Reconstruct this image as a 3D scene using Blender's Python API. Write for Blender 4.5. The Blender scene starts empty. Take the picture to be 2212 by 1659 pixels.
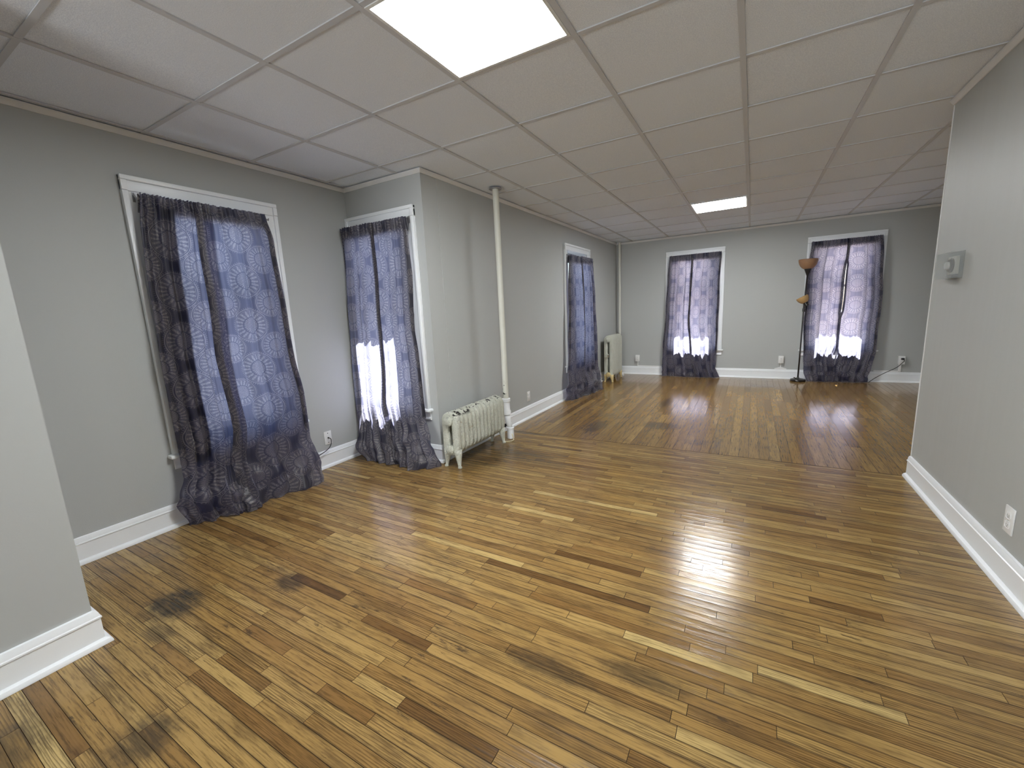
import bpy, bmesh, math, random
from mathutils import Vector, Matrix, noise as mnoise
random.seed(7)
PI = math.pi
sc = bpy.context.scene
COL = sc.collection

# ------------------------------------------------------------------ camera, light, exposure
CAM = Vector((0.0919, -1.8791, 1.2747))
YAW, PITCH, ROLL = -0.5252, -0.1732, -0.0475
FPX = 898.07

def cam_axes():
    cy, sy = math.cos(YAW), math.sin(YAW)
    cp, sp = math.cos(PITCH), math.sin(PITCH)
    cr, sr = math.cos(ROLL), math.sin(ROLL)
    f = Vector((sy * cp, cy * cp, sp))
    r = Vector((cy, -sy, 0))
    u = r.cross(f)
    return r * cr + u * sr, -r * sr + u * cr, f

RR, UU, FF = cam_axes()
cd = bpy.data.cameras.new('camera')
cam = bpy.data.objects.new('camera', cd)
COL.objects.link(cam)
m = Matrix.Identity(4)
for i in range(3):
    m[i][0], m[i][1], m[i][2], m[i][3] = RR[i], UU[i], -FF[i], CAM[i]
cam.matrix_world = m
cd.sensor_width = 36.0
cd.lens = FPX * 36.0 / 2212.0
cd.clip_start = 0.02
cd.clip_end = 300
sc.camera = cam

PANEL_STRENGTH = 46.0
SKY_STRENGTH = 0.36
SUN_STRENGTH = 150.0
SUN_EL, SUN_AZ = math.radians(52), math.radians(2.5)

w = bpy.data.worlds.new('world')
sc.world = w
w.use_nodes = True
wn = w.node_tree
wn.nodes.clear()
wo = wn.nodes.new('ShaderNodeOutputWorld')
wb = wn.nodes.new('ShaderNodeBackground')
ws = wn.nodes.new('ShaderNodeTexSky')
ws.sky_type = 'NISHITA'
ws.sun_disc = False
ws.sun_elevation = SUN_EL
ws.sun_rotation = SUN_AZ
ws.air_density = 1.0
ws.dust_density = 2.2
ws.ozone_density = 3.5
wb.inputs['Strength'].default_value = SKY_STRENGTH
wn.links.new(ws.outputs['Color'], wb.inputs['Color'])
wn.links.new(wb.outputs['Background'], wo.inputs['Surface'])

sd = bpy.data.lights.new('sun', 'SUN')
sd.energy = SUN_STRENGTH
sd.angle = math.radians(0.53)
sd.color = (1.0, 0.95, 0.88)
sun = bpy.data.objects.new('sun', sd)
COL.objects.link(sun)
sdir = Vector((-math.sin(SUN_AZ) * math.cos(SUN_EL), -math.cos(SUN_AZ) * math.cos(SUN_EL), -math.sin(SUN_EL)))
sun.rotation_euler = sdir.to_track_quat('-Z', 'Y').to_euler()
sun.location = (3, 14, 12)

# added fill light behind the camera, lifting the dark ceiling; no real source there
ad = bpy.data.lights.new('rear_fill', 'AREA')
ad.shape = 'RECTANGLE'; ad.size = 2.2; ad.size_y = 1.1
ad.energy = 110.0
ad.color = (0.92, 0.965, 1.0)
al = bpy.data.objects.new('rear_fill', ad)
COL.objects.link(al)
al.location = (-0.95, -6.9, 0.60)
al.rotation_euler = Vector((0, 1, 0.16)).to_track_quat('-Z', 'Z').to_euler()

vs = sc.view_settings
sc.display_settings.display_device = 'sRGB'
vs.view_transform = 'Standard'
vs.look = 'None'
vs.exposure = 0.54
vs.gamma = 1.0
vs.use_curve_mapping = False
cy_ = sc.cycles
cy_.use_denoising = True
cy_.use_adaptive_sampling = True
cy_.adaptive_threshold = 0.03
cy_.adaptive_min_samples = 16
cy_.max_bounces = 9
cy_.diffuse_bounces = 5
cy_.glossy_bounces = 4
cy_.transmission_bounces = 8
cy_.transparent_max_bounces = 12
cy_.sample_clamp_indirect = 6.0
cy_.caustics_reflective = False
cy_.caustics_refractive = False

# ------------------------------------------------------------------ dimensions (metres)
H = 2.405
X1, YR, YB, XR = -3.10, 0.82, 6.0, 1.10
YC = 1.88                      # end of the near right wall / floor seam
XFR = 2.22                     # far room, right side
XL, YL = -2.195, -1.44         # near left wall
YREAR = -7.0
SL = 0.016                     # slight skew of the long wall
def XM(y): return -2.215 + SL * (y - 0.82)
T = 0.61

# ------------------------------------------------------------------ node helpers
class G:
    """tiny expression builder over shader nodes"""
    def __init__(s, nt): s.nt = nt
    def n(s, t, ins=None, **kw):
        nd = s.nt.nodes.new(t)
        for k, v in kw.items(): setattr(nd, k, v)
        for k, v in (ins or {}).items(): s.put(nd.inputs[k], v)
        return nd
    def put(s, sock, v):
        if isinstance(v, bpy.types.NodeSocket): s.nt.links.new(v, sock)
        elif isinstance(v, (tuple, list)) and len(v) == 3 and sock.type == 'RGBA': sock.default_value = (*v, 1)
        else: sock.default_value = v
    def m(s, op, a, b=0.0, c=0.0):
        nd = s.nt.nodes.new('ShaderNodeMath'); nd.operation = op
        for i, v in enumerate((a, b, c)): s.put(nd.inputs[i], v)
        return nd.outputs[0]
    def vm(s, op, a, b=(0, 0, 0)):
        nd = s.nt.nodes.new('ShaderNodeVectorMath'); nd.operation = op
        s.put(nd.inputs[0], a); s.put(nd.inputs[1], b)
        return nd.outputs[0]
    def mix(s, f, a, b, mode='MIX'):
        nd = s.nt.nodes.new('ShaderNodeMix'); nd.data_type = 'RGBA'; nd.blend_type = mode
        s.put(nd.inputs[0], f); s.put(nd.inputs[6], a); s.put(nd.inputs[7], b)
        return nd.outputs[2]
    def noise(s, vec, scale=5.0, detail=2.0, rough=0.5, dist=0.0):
        nd = s.n('ShaderNodeTexNoise', {'Scale': scale, 'Detail': detail, 'Roughness': rough, 'Distortion': dist})
        if vec is not None: s.put(nd.inputs['Vector'], vec)
        return nd.outputs[0]
    def ramp(s, f, stops, interp='LINEAR'):
        nd = s.nt.nodes.new('ShaderNodeValToRGB'); cr = nd.color_ramp; cr.interpolation = interp
        while len(cr.elements) < len(stops): cr.elements.new(0.5)
        for e, (p, c) in zip(cr.elements, stops):
            e.position = p; e.color = (*c, 1) if len(c) == 3 else c
        s.put(nd.inputs[0], f)
        return nd.outputs[0]
    def sstep(s, x, lo, hi):
        nd = s.n('ShaderNodeMapRange', interpolation_type='SMOOTHSTEP')
        s.put(nd.inputs[0], x); s.put(nd.inputs[1], lo); s.put(nd.inputs[2], hi)
        return nd.outputs[0]
    def bump(s, h, strength=0.2, dist=0.01):
        return s.n('ShaderNodeBump', {'Strength': strength, 'Distance': dist, 'Height': h}).outputs[0]

def new_mat(name):
    mt = bpy.data.materials.new(name); mt.use_nodes = True
    nt = mt.node_tree; nt.nodes.clear()
    g = G(nt)
    out = nt.nodes.new('ShaderNodeOutputMaterial')
    return mt, g, out
def principled(g, out, **ins):
    p = g.n('ShaderNodeBsdfPrincipled')
    for k, v in ins.items(): g.put(p.inputs[k.replace('_', ' ')], v)
    g.nt.links.new(p.outputs[0], out.inputs['Surface'])
    return p
def pos(g): return g.n('ShaderNodeNewGeometry').outputs['Position']

def paint(name, col, rough=0.5, spec=0.3, mottling=0.03, bump=0.05, scale=220.0):
    mt, g, out = new_mat(name)
    p = pos(g)
    v = g.noise(p, 1.6, 3.0)
    c = g.mix(v, tuple(x * (1 - mottling) for x in col), tuple(min(1, x * (1 + mottling)) for x in col))
    b = g.bump(g.noise(p, scale, 2.0), bump, 0.002)
    principled(g, out, Base_Color=c, Roughness=rough, Specular_IOR_Level=spec, Normal=b)
    return mt

M = {}
M['wall'] = paint('wall_paint', (0.445, 0.460, 0.452), 0.55, 0.3, 0.02, 0.12, 160)
M['trim'] = paint('trim_paint', (0.85, 0.88, 0.90), 0.32, 0.45, 0.02, 0.03, 60)
M['grid'] = paint('grid_paint', (0.57, 0.58, 0.60), 0.45, 0.4, 0.03, 0.02)
M['crown'] = paint('crown_paint', (0.70, 0.70, 0.69), 0.45, 0.4, 0.03, 0.04)
M['plate'] = paint('white_plastic', (0.78, 0.79, 0.78), 0.3, 0.5, 0.01, 0.0)
M['blackp'] = paint('black_plastic', (0.012, 0.012, 0.013), 0.35, 0.5, 0.1, 0.0)
M['slot'] = paint('slot_dark', (0.05, 0.05, 0.05), 0.6, 0.3, 0.1, 0.0)
M['greyslot'] = paint('slot_grey', (0.33, 0.33, 0.33), 0.6, 0.3, 0.1, 0.0)
M['pipe'] = paint('pipe_paint', (0.66, 0.665, 0.60), 0.4, 0.4, 0.05, 0.1, 40)
M['ground'] = paint('ground_outside', (0.052, 0.056, 0.064), 0.9, 0.2, 0.3, 0.2, 5)
M['bounce_ground'] = paint('bounce_ground_paint', (0.19, 0.155, 0.14), 0.9, 0.2, 0.2, 0.2, 5)
M['bounce_strip'] = paint('bounce_strip_paint', (0.40, 0.45, 0.54), 0.8, 0.2, 0.1, 0.2, 5)
M['roofing'] = paint('eave_paint', (0.45, 0.45, 0.46), 0.7, 0.2, 0.05, 0.05)
M['subfloor'] = paint('subfloor_dark', (0.035, 0.022, 0.012), 0.8, 0.1, 0.2, 0.0)
M['joint'] = paint('joint_dirt', (0.07, 0.040, 0.018), 0.6, 0.2, 0.2, 0.0)
M['yellowed'] = paint('yellowed_paint', (0.62, 0.50, 0.25), 0.45, 0.4, 0.1, 0.2, 60)
M['cream'] = paint('cream_cable', (0.66, 0.58, 0.36), 0.45, 0.4, 0.03, 0.0)
M['thermo'] = paint('thermostat_beige', (0.52, 0.50, 0.44), 0.4, 0.4, 0.04, 0.0)
M['dial'] = paint('dial_grey', (0.09, 0.085, 0.07), 0.4, 0.4, 0.3, 0.0)
M['bronze'] = paint('dark_lamp_metal', (0.016, 0.013, 0.012), 0.28, 0.6, 0.1, 0.0)

mt, g, out = new_mat('chrome')
principled(g, out, Base_Color=(0.8, 0.8, 0.8), Metallic=1.0, Roughness=0.12); M['chrome'] = mt
mt, g, out = new_mat('grey_metal')
principled(g, out, Base_Color=(0.42, 0.42, 0.44), Metallic=0.7, Roughness=0.4); M['metal'] = mt

def wall_streaked():
    mt, g, out = new_mat('wall_paint_roller_marks')
    p = pos(g)
    st = g.noise(g.vm('MULTIPLY', p, (9, 9, 0.55)), 3.0, 3.0, 0.6)
    c = g.mix(g.noise(p, 1.6, 3.0), (0.425, 0.437, 0.424), (0.445, 0.457, 0.44))
    r = g.m('ADD', 0.42, g.m('MULTIPLY', st, 0.20))
    b = g.bump(g.noise(p, 160, 2.0), 0.12, 0.002)
    principled(g, out, Base_Color=c, Roughness=r, Specular_IOR_Level=0.4, Normal=b)
    return mt
M['wall_right'] = wall_streaked()

def tile_mat():
    mt, g, out = new_mat('ceiling_tile_fibre')
    p = pos(g)
    f1 = g.noise(p, 260, 3.0, 0.7)
    f2 = g.noise(p, 60, 3.0, 0.6)
    f3 = g.noise(p, 1.1, 2.0)
    c = g.mix(g.sstep(f1, 0.35, 0.65), (0.69, 0.735, 0.81), (0.87, 0.91, 0.965))
    c = g.mix(g.m('MULTIPLY', g.sstep(f3, 0.35, 0.7), 0.5), c, (0.76, 0.805, 0.87))
    b = g.bump(g.m('ADD', f1, g.m('MULTIPLY', f2, 0.6)), 0.35, 0.002)
    principled(g, out, Base_Color=c, Roughness=0.75, Specular_IOR_Level=0.15, Normal=b)
    return mt
M['tile'] = tile_mat()

def radiator_mat(name, chips):
    mt, g, out = new_mat(name)
    p = pos(g)
    relief = g.noise(p, 55, 2.0, 0.5, 2.0)
    c = g.mix(g.noise(p, 9, 3.0), (0.60, 0.61, 0.50), (0.72, 0.74, 0.66))
    rust = g.sstep(g.noise(p, 14, 4.0, 0.7), 0.60, 0.74)
    c = g.mix(g.m('MULTIPLY', rust, 0.45), c, (0.42, 0.30, 0.13))
    z = g.n('ShaderNodeSeparateXYZ', {'Vector': p}).outputs[2]
    top = g.sstep(z, chips[0], chips[1])
    ch = g.m('MULTIPLY', g.sstep(g.noise(p, 19, 3.0, 0.6), 0.56, 0.585), top)
    c = g.mix(ch, c, (0.02, 0.018, 0.016))
    b = g.bump(g.sstep(relief, 0.42, 0.58), 1.0, 0.006)
    principled(g, out, Base_Color=c, Roughness=0.42, Specular_IOR_Level=0.4, Normal=b)
    return mt
M['radiator'] = radiator_mat('radiator_paint_chipped', (0.425, 0.455))
M['radiator2'] = radiator_mat('radiator_paint_cream', (0.90, 0.95))

def chipped_pipe():
    mt, g, out = new_mat('pipe_paint_chipped')
    p = pos(g)
    z = g.n('ShaderNodeSeparateXYZ', {'Vector': p}).outputs[2]
    near = g.m('MULTIPLY', g.sstep(z, 0.40, 0.44), g.m('SUBTRACT', 1.0, g.sstep(z, 0.56, 0.60)))
    ch = g.m('MULTIPLY', g.sstep(g.noise(p, 21, 3.0, 0.6), 0.57, 0.60), near)
    c = g.mix(g.noise(p, 6, 2.0), (0.62, 0.62, 0.54), (0.70, 0.71, 0.65))
    c = g.mix(ch, c, (0.02, 0.018, 0.015))
    principled(g, out, Base_Color=c, Roughness=0.42, Specular_IOR_Level=0.4, Normal=g.bump(g.noise(p, 40, 2.0), 0.1, 0.002))
    return mt
M['pipe_chip'] = chipped_pipe()

def glass_mat(name, tint=(1, 1, 1), gl=0.08, rough=0.0):
    mt, g, out = new_mat(name)
    tr = g.n('ShaderNodeBsdfTransparent', {'Color': tint})
    go = g.n('ShaderNodeBsdfGlossy', {'Color': (1, 1, 1), 'Roughness': rough})
    fr = g.n('ShaderNodeFresnel', {'IOR': 1.45})
    f = g.m('ADD', g.m('MULTIPLY', fr.outputs[0], 0.8), gl * 0.2)
    mx = g.n('ShaderNodeMixShader', {0: f})
    g.nt.links.new(tr.outputs[0], mx.inputs[1]); g.nt.links.new(go.outputs[0], mx.inputs[2])
    g.nt.links.new(mx.outputs[0], out.inputs['Surface'])
    return mt
M['glass'] = glass_mat('window_glass', (0.94, 0.96, 0.96))
mt, g, out = new_mat('clear_guard_plastic')
_t = g.n('ShaderNodeBsdfTransparent', {'Color': (0.93, 0.94, 0.93)})
_d = g.n('ShaderNodeBsdfPrincipled', {'Base Color': (0.62, 0.64, 0.66), 'Roughness': 0.25})  # pale diffuse colour painted in for the bright reflection off the cover
_m = g.n('ShaderNodeMixShader', {0: 0.20})
g.nt.links.new(_t.outputs[0], _m.inputs[1]); g.nt.links.new(_d.outputs[0], _m.inputs[2])
g.nt.links.new(_m.outputs[0], out.inputs['Surface'])
M['guard'] = mt

def emit_mat(name, col, s):
    mt, g, out = new_mat(name)
    e = g.n('ShaderNodeEmission', {'Color': col, 'Strength': s})
    g.nt.links.new(e.outputs[0], out.inputs['Surface'])
    return mt
M['led'] = emit_mat('led_diffuser', (0.97, 0.985, 1.0), PANEL_STRENGTH)

def shade_mat(name, col):
    mt, g, out = new_mat(name)
    p = pos(g)
    c = g.mix(g.noise(p, 30, 3.0, 0.6), tuple(x * 0.82 for x in col), col)
    d = g.n('ShaderNodeBsdfPrincipled', {'Base Color': c, 'Roughness': 0.4})
    t = g.n('ShaderNodeBsdfTranslucent', {'Color': c})
    mx = g.n('ShaderNodeMixShader', {0: 0.3})
    g.nt.links.new(d.outputs[0], mx.inputs[1]); g.nt.links.new(t.outputs[0], mx.inputs[2])
    g.nt.links.new(mx.outputs[0], out.inputs['Surface'])
    return mt
M['shade_brown'] = shade_mat('amber_brown_shade', (0.46, 0.26, 0.14))
M['shade_tan'] = shade_mat('tan_shade', (0.66, 0.44, 0.19))

# --- hardwood: tone and seed come from each board's own attributes, the rest is grain, wear and stains
STAINS = [  # x, y, radius x, radius y, strength
    (-2.197, -1.181, 0.15, 0.12, 0.97), (-1.84, -0.83, 0.10, 0.07, 0.75), (-1.52, -1.53, 0.11, 0.10, 0.75),
    (-1.95, 1.10, 0.28, 0.45, 0.72), (-1.62, 1.22, 0.30, 0.16, 0.55), (-1.36, 1.12, 0.22, 0.10, 0.3),
    (-1.87, -1.75, 0.15, 0.10, 0.55), (0.25, 5.25, 0.50, 0.10, 0.75), (-0.84, 3.72, 0.06, 0.30, 0.75),
    (-0.69, 2.60, 0.20, 0.16, 0.6), (-1.34, 2.35, 0.12, 0.28, 0.6), (-0.30, 2.15, 0.12, 0.10, 0.35),
    (-0.18, -0.60, 0.16, 0.05, 0.65), (-0.50, -0.71, 0.20, 0.045, 0.65), (-2.04, -1.30, 0.10, 0.05, 0.6), (-2.0, 1.86, 0.3, 0.05, 0.5)]
def wood_mat(name, along_x, cols, gloss, spec):
    mt, g, out = new_mat(name)
    p = pos(g)
    sx = g.n('ShaderNodeSeparateXYZ', {'Vector': p}).outputs
    tone = g.n('ShaderNodeAttribute', attribute_name='tone').outputs['Fac']
    seed = g.n('ShaderNodeAttribute', attribute_name='seed').outputs['Fac']
    l, t = (sx[0], sx[1]) if along_x else (sx[1], sx[0])
    sd_ = g.m('MULTIPLY', seed, 37.0)
    def vec(a, b):
        return g.n('ShaderNodeCombineXYZ', {0: g.m('ADD', g.m('MULTIPLY', l, a), sd_), 1: g.m('MULTIPLY', t, b), 2: sd_}).outputs[0]
    base = g.ramp(tone, cols)
    # cathedral figure: bent bands running along the board
    wv = g.n('ShaderNodeTexWave', {'Vector': vec(2.2, 30.0), 'Scale': 1.35, 'Distortion': 9.0, 'Detail': 2.5, 'Detail Scale': 0.9, 'Detail Roughness': 0.6}, wave_type='BANDS', bands_direction='Y', wave_profile='SAW')
    fig = g.sstep(wv.outputs['Fac'], 0.35, 1.0)
    figm = g.sstep(g.noise(vec(0.9, 3.0), 1.0, 2.0), 0.36, 0.58)
    c = g.mix(g.m('MULTIPLY', g.m('MULTIPLY', fig, figm), 0.80 if along_x else 0.5), base, g.mix(0.78, base, (0.040, 0.020, 0.007)))
    pores = g.sstep(g.noise(vec(7.0, 150.0), 1.0, 4.0, 0.7), 0.46, 0.68)
    c = g.mix(g.m('MULTIPLY', pores, 0.72), c, g.mix(0.8, c, (0.03, 0.016, 0.006)))
    blot = g.noise(vec(2.6, 12.0), 1.0, 4.0, 0.65)
    c = g.mix(g.m('MULTIPLY', g.sstep(blot, 0.48, 0.70), 0.68 if along_x else 0.30), c, g.mix(0.7, c, (0.06, 0.032, 0.014)))
    ac = g.m('ABSOLUTE', g.m('SUBTRACT', g.n('ShaderNodeAttribute', attribute_name='across').outputs['Fac'], 0.5))
    edge = g.m('MULTIPLY', g.sstep(g.m('ADD', ac, g.m('MULTIPLY', g.m('SUBTRACT', g.noise(vec(4.0, 40.0), 1.0, 3.0, 0.7), 0.5), 0.30)), 0.34, 0.50), g.sstep(g.noise(vec(2.0, 6.0), 1.0, 3.0), 0.36, 0.66))
    c = g.mix(g.m('MULTIPLY', edge, 0.65 if along_x else 0.30), c, g.mix(0.8, c, (0.030, 0.020, 0.012)))
    # worn grey and blackened patches
    wear = g.noise(p, 1.3, 5.0, 0.62)
    c = g.mix(g.m('MULTIPLY', g.sstep(wear, 0.52, 0.70), 0.45), c, g.mix(0.65, c, (0.085, 0.055, 0.028)))
    scr = g.m('MULTIPLY', g.sstep(g.noise(vec(7.0, 40.0), 1.0, 5.0, 0.75), 0.58, 0.66), g.sstep(g.noise(p, 3.0, 3.0), 0.46, 0.60))
    c = g.mix(g.m('MULTIPLY', scr, 0.75 if along_x else 0.28), c, (0.045, 0.032, 0.020))
    jag = g.m('ADD', g.m('MULTIPLY', g.noise(p, 26, 4.0, 0.7), 0.9), g.m('MULTIPLY', g.noise(vec(6.0, 60.0), 1.0, 3.0), 0.5))
    tot = None
    for x, y, rx, ry, s in STAINS:
        if (y > YC - 0.1) == along_x and not (along_x and y < YC): continue
        dx = g.m('DIVIDE', g.m('SUBTRACT', sx[0], x), rx)
        dy = g.m('DIVIDE', g.m('SUBTRACT', sx[1], y), ry)
        r = g.m('SQRT', g.m('ADD', g.m('MULTIPLY', dx, dx), g.m('MULTIPLY', dy, dy)))
        k = g.m('MULTIPLY', g.m('SUBTRACT', 1.0, g.sstep(g.m('ADD', r, jag), 1.15, 1.95)), s)
        tot = k if tot is None else g.m('MAXIMUM', tot, k)
    if tot is not None: c = g.mix(g.m('MULTIPLY', tot, g.m('ADD', 0.5, g.m('MULTIPLY', 0.5, g.sstep(g.noise(vec(6.0, 70.0), 1.0, 4.0, 0.7), 0.32, 0.58)))), c, (0.034, 0.027, 0.019))
    rg = g.m('ADD', gloss[0], g.m('MULTIPLY', g.noise(p, 7.0, 4.0, 0.7), gloss[1]))
    rg = g.m('ADD', rg, g.m('MULTIPLY', pores, 0.10))
    hgt = g.m('ADD', g.m('MULTIPLY', pores, -0.35), g.m('MULTIPLY', g.noise(vec(1.6, 24.0), 1.0, 2.0), 1.2))
    b0 = g.bump(g.m('MULTIPLY', g.m('MULTIPLY', ac, ac), 4.0), 1.0, 0.00022)
    b = g.n('ShaderNodeBump', {'Strength': 0.14, 'Distance': 0.002, 'Height': hgt, 'Normal': b0}).outputs[0]
    principled(g, out, Base_Color=c, Roughness=rg, Specular_IOR_Level=spec, Normal=b)
    return mt
NEAR_COLS = [(0.0, (0.095, 0.046, 0.016)), (0.22, (0.230, 0.128, 0.040)), (0.5, (0.340, 0.208, 0.068)), (0.8, (0.425, 0.282, 0.102)), (1.0, (0.55, 0.40, 0.165))]
FAR_COLS = [(0.0, (0.11, 0.055, 0.019)), (0.3, (0.215, 0.122, 0.037)), (0.6, (0.305, 0.184, 0.058)), (1.0, (0.430, 0.280, 0.098))]
M['wood_near'] = wood_mat('oak_boards_near', True, NEAR_COLS, (0.09, 0.13), 0.40)
M['wood_far'] = wood_mat('oak_boards_far', False, FAR_COLS, (0.06, 0.10), 0.55)

# --- curtain cloth: dark satin with woven medallions, thin enough to let daylight through
def curtain_mat(name, thin):
    mt, g, out = new_mat(name)
    uv = g.n('ShaderNodeUVMap', uv_map='cloth').outputs[0]
    s = g.n('ShaderNodeSeparateXYZ', {'Vector': uv}).outputs
    PU, PV = 0.325, 0.315
    def medal(ou, ov, R):
        def cell(x, o, P):
            q = g.m('DIVIDE', g.m('ADD', x, o), P)
            return g.m('MULTIPLY', g.m('SUBTRACT', g.m('FRACT', q), 0.5), P / R)
        u = cell(s[0], ou, PU); v = cell(s[1], ov, PV)
        q = g.m('SQRT', g.m('ADD', g.m('MULTIPLY', u, u), g.m('MULTIPLY', v, v)))
        th = g.m('ARCTAN2', v, u)
        def band(lo, hi, sft=0.02):
            return g.m('MULTIPLY', g.sstep(q, lo - sft, lo + sft), g.m('SUBTRACT', 1.0, g.sstep(q, hi - sft, hi + sft)))
        def rays(n, ph=0.0):
            return g.m('ADD', 0.5, g.m('MULTIPLY', 0.5, g.m('COSINE', g.m('ADD', g.m('MULTIPLY', th, float(n)), ph))))
        ring1 = band(0.955, 0.985, 0.012)
        ring2 = band(0.885, 0.905, 0.010)
        spikes = g.m('MULTIPLY', band(1.0, 1.06, 0.02), g.sstep(rays(64), 0.6, 0.9))
        # dark teardrops between pale petals
        wd = g.m('ADD', 0.30, g.m('MULTIPLY', g.m('SUBTRACT', q, 0.55), 1.0))
        lacen = g.noise(g.n('ShaderNodeCombineXYZ', {0: g.m('MULTIPLY', u, 17.0), 1: g.m('MULTIPLY', v, 17.0), 2: 3.0}).outputs[0], 1.0, 2.0, 0.7)
        pet = g.m('MULTIPLY', g.m('MULTIPLY', band(0.53, 0.87, 0.03), g.sstep(g.m('ADD', rays(22), g.m('MULTIPLY', g.m('SUBTRACT', lacen, 0.5), 0.9)), g.m('SUBTRACT', wd, 0.05), g.m('ADD', wd, 0.22))), g.m('ADD', 0.45, g.m('MULTIPLY', 0.9, g.sstep(lacen, 0.35, 0.7))))
        lace = g.m('MULTIPLY', band(0.53, 0.87), 0.35)
        n1 = g.noise(g.n('ShaderNodeCombineXYZ', {0: g.m('MULTIPLY', u, 12.0), 1: g.m('MULTIPLY', v, 12.0), 2: 0.0}).outputs[0], 1.0, 3.0, 0.7)
        core = g.m('MULTIPLY', g.m('SUBTRACT', 1.0, g.sstep(q, 0.44, 0.50)), g.m('ADD', 0.18, g.m('MULTIPLY', 0.72, g.sstep(g.m('ADD', g.m('MULTIPLY', rays(28), 0.30), n1), 0.52, 0.84))))
        a = g.m('MAXIMUM', g.m('MULTIPLY', ring1, 0.85), g.m('MULTIPLY', ring2, 0.7))
        a = g.m('MAXIMUM', a, g.m('MULTIPLY', spikes, 0.6))
        a = g.m('MAXIMUM', a, g.m('MAXIMUM', g.m('MULTIPLY', pet, 0.8), g.m('MULTIPLY', lace, 0.5)))
        return g.m('MAXIMUM', a, g.m('MULTIPLY', core, 0.85))
    pat = g.m('MAXIMUM', medal(0.0, 0.0, 0.122), medal(PU / 2, PV / 2, 0.098))
    wv = g.noise(g.vm('MULTIPLY', uv, (900, 900, 1)), 1.0, 1.0)
    pat = g.m('MULTIPLY', pat, g.m('ADD', 0.75, g.m('MULTIPLY', wv, 0.5)))
    front = g.mix(pat, (0.024, 0.022, 0.026), (0.26, 0.235, 0.23))
    back = g.mix(pat, (0.29, 0.30, 0.47), (0.66, 0.66, 0.84))
    b = g.bump(g.noise(g.vm('MULTIPLY', uv, (24, 6, 1)), 1.0, 3.0), 0.10, 0.01)
    pr = g.n('ShaderNodeBsdfPrincipled', {'Base Color': front, 'Roughness': g.m('SUBTRACT', 0.46, g.m('MULTIPLY', pat, 0.1)), 'Specular IOR Level': 0.55, 'Normal': b})
    tl = g.n('ShaderNodeBsdfTranslucent', {'Color': back})
    tr = g.n('ShaderNodeBsdfTransparent', {'Color': g.mix(pat, (0.85, 0.83, 0.92), (1, 1, 1))})
    m1 = g.n('ShaderNodeMixShader', {0: thin})
    g.nt.links.new(pr.outputs[0], m1.inputs[1]); g.nt.links.new(tl.outputs[0], m1.inputs[2])
    m2 = g.n('ShaderNodeMixShader', {0: 0.012 if thin > 0.3 else 0.0})
    g.nt.links.new(m1.outputs[0], m2.inputs[1]); g.nt.links.new(tr.outputs[0], m2.inputs[2])
    g.nt.links.new(m2.outputs[0], out.inputs['Surface'])
    return mt
M['curtain'] = curtain_mat('curtain_medallion_cloth', 0.48)
M['hem'] = curtain_mat('curtain_doubled_cloth', 0.10)

# ------------------------------------------------------------------ object helpers
ORI = {}
def empty(name, loc, parent=None):
    o = bpy.data.objects.new(name, None); COL.objects.link(o)
    o.empty_display_size = 0.05
    po = ORI[parent.name] if parent else Vector((0, 0, 0))
    o.location = Vector(loc) - po
    if parent: o.parent = parent
    ORI[o.name] = Vector(loc)
    return o
def link(name, me, mat, parent=None, origin=None, smooth=False):
    o = bpy.data.objects.new(name, me); COL.objects.link(o)
    if mat is not None: me.materials.append(mat)
    if smooth:
        me.shade_smooth()
    po = ORI[parent.name] if parent else Vector((0, 0, 0))
    org = Vector(origin) if origin is not None else po
    me.transform(Matrix.Translation(-org))
    o.location = org - po
    if parent: o.parent = parent
    ORI[o.name] = org
    return o
def mk(name, bm, mat, parent=None, origin=None, smooth=False):
    bmesh.ops.recalc_face_normals(bm, faces=bm.faces[:])
    me = bpy.data.meshes.new(name); bm.to_mesh(me); bm.free()
    o = link(name, me, mat, parent, origin, smooth)
    return o
def auto(o, deg=35):
    me = o.data
    me.shade_smooth()
    ang = math.radians(deg)
    bm = bmesh.new(); bm.from_mesh(me)
    for e in bm.edges:
        if len(e.link_faces) == 2 and e.calc_face_angle(0) > ang: e.smooth = False
    bm.to_mesh(me); bm.free()
    return o
def tag(o, label=None, cat=None, group=None, kind=None):
    if label: o['label'] = label
    if cat: o['category'] = cat
    if group: o['group'] = group
    if kind: o['kind'] = kind
    return o

class Frame:
    """a = along the wall (to the right when facing it), d = out of the wall into the room, z = up"""
    def __init__(s, O, A, D): s.O, s.A, s.D = Vector(O), Vector(A).normalized(), Vector(D).normalized()
    def p(s, a, d, z): return s.O + s.A * a + s.D * d + Vector((0, 0, z))
WORLD = Frame((0, 0, 0), (1, 0, 0), (0, 1, 0))
F_W1 = Frame((X1, 0, 0), (0, 1, 0), (1, 0, 0))
F_W2 = Frame((0, YR, 0), (1, 0, 0), (0, -1, 0))
F_MAIN = Frame((XM(0), 0, 0), (SL, 1, 0), (1, -SL, 0))
F_BACK = Frame((0, YB, 0), (1, 0, 0), (0, -1, 0))
F_RIGHT = Frame((XR, 0, 0), (0, -1, 0), (-1, 0, 0))    # a = -Y
F_LEFT = Frame((XL, 0, 0), (0, 1, 0), (1, 0, 0))

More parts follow.
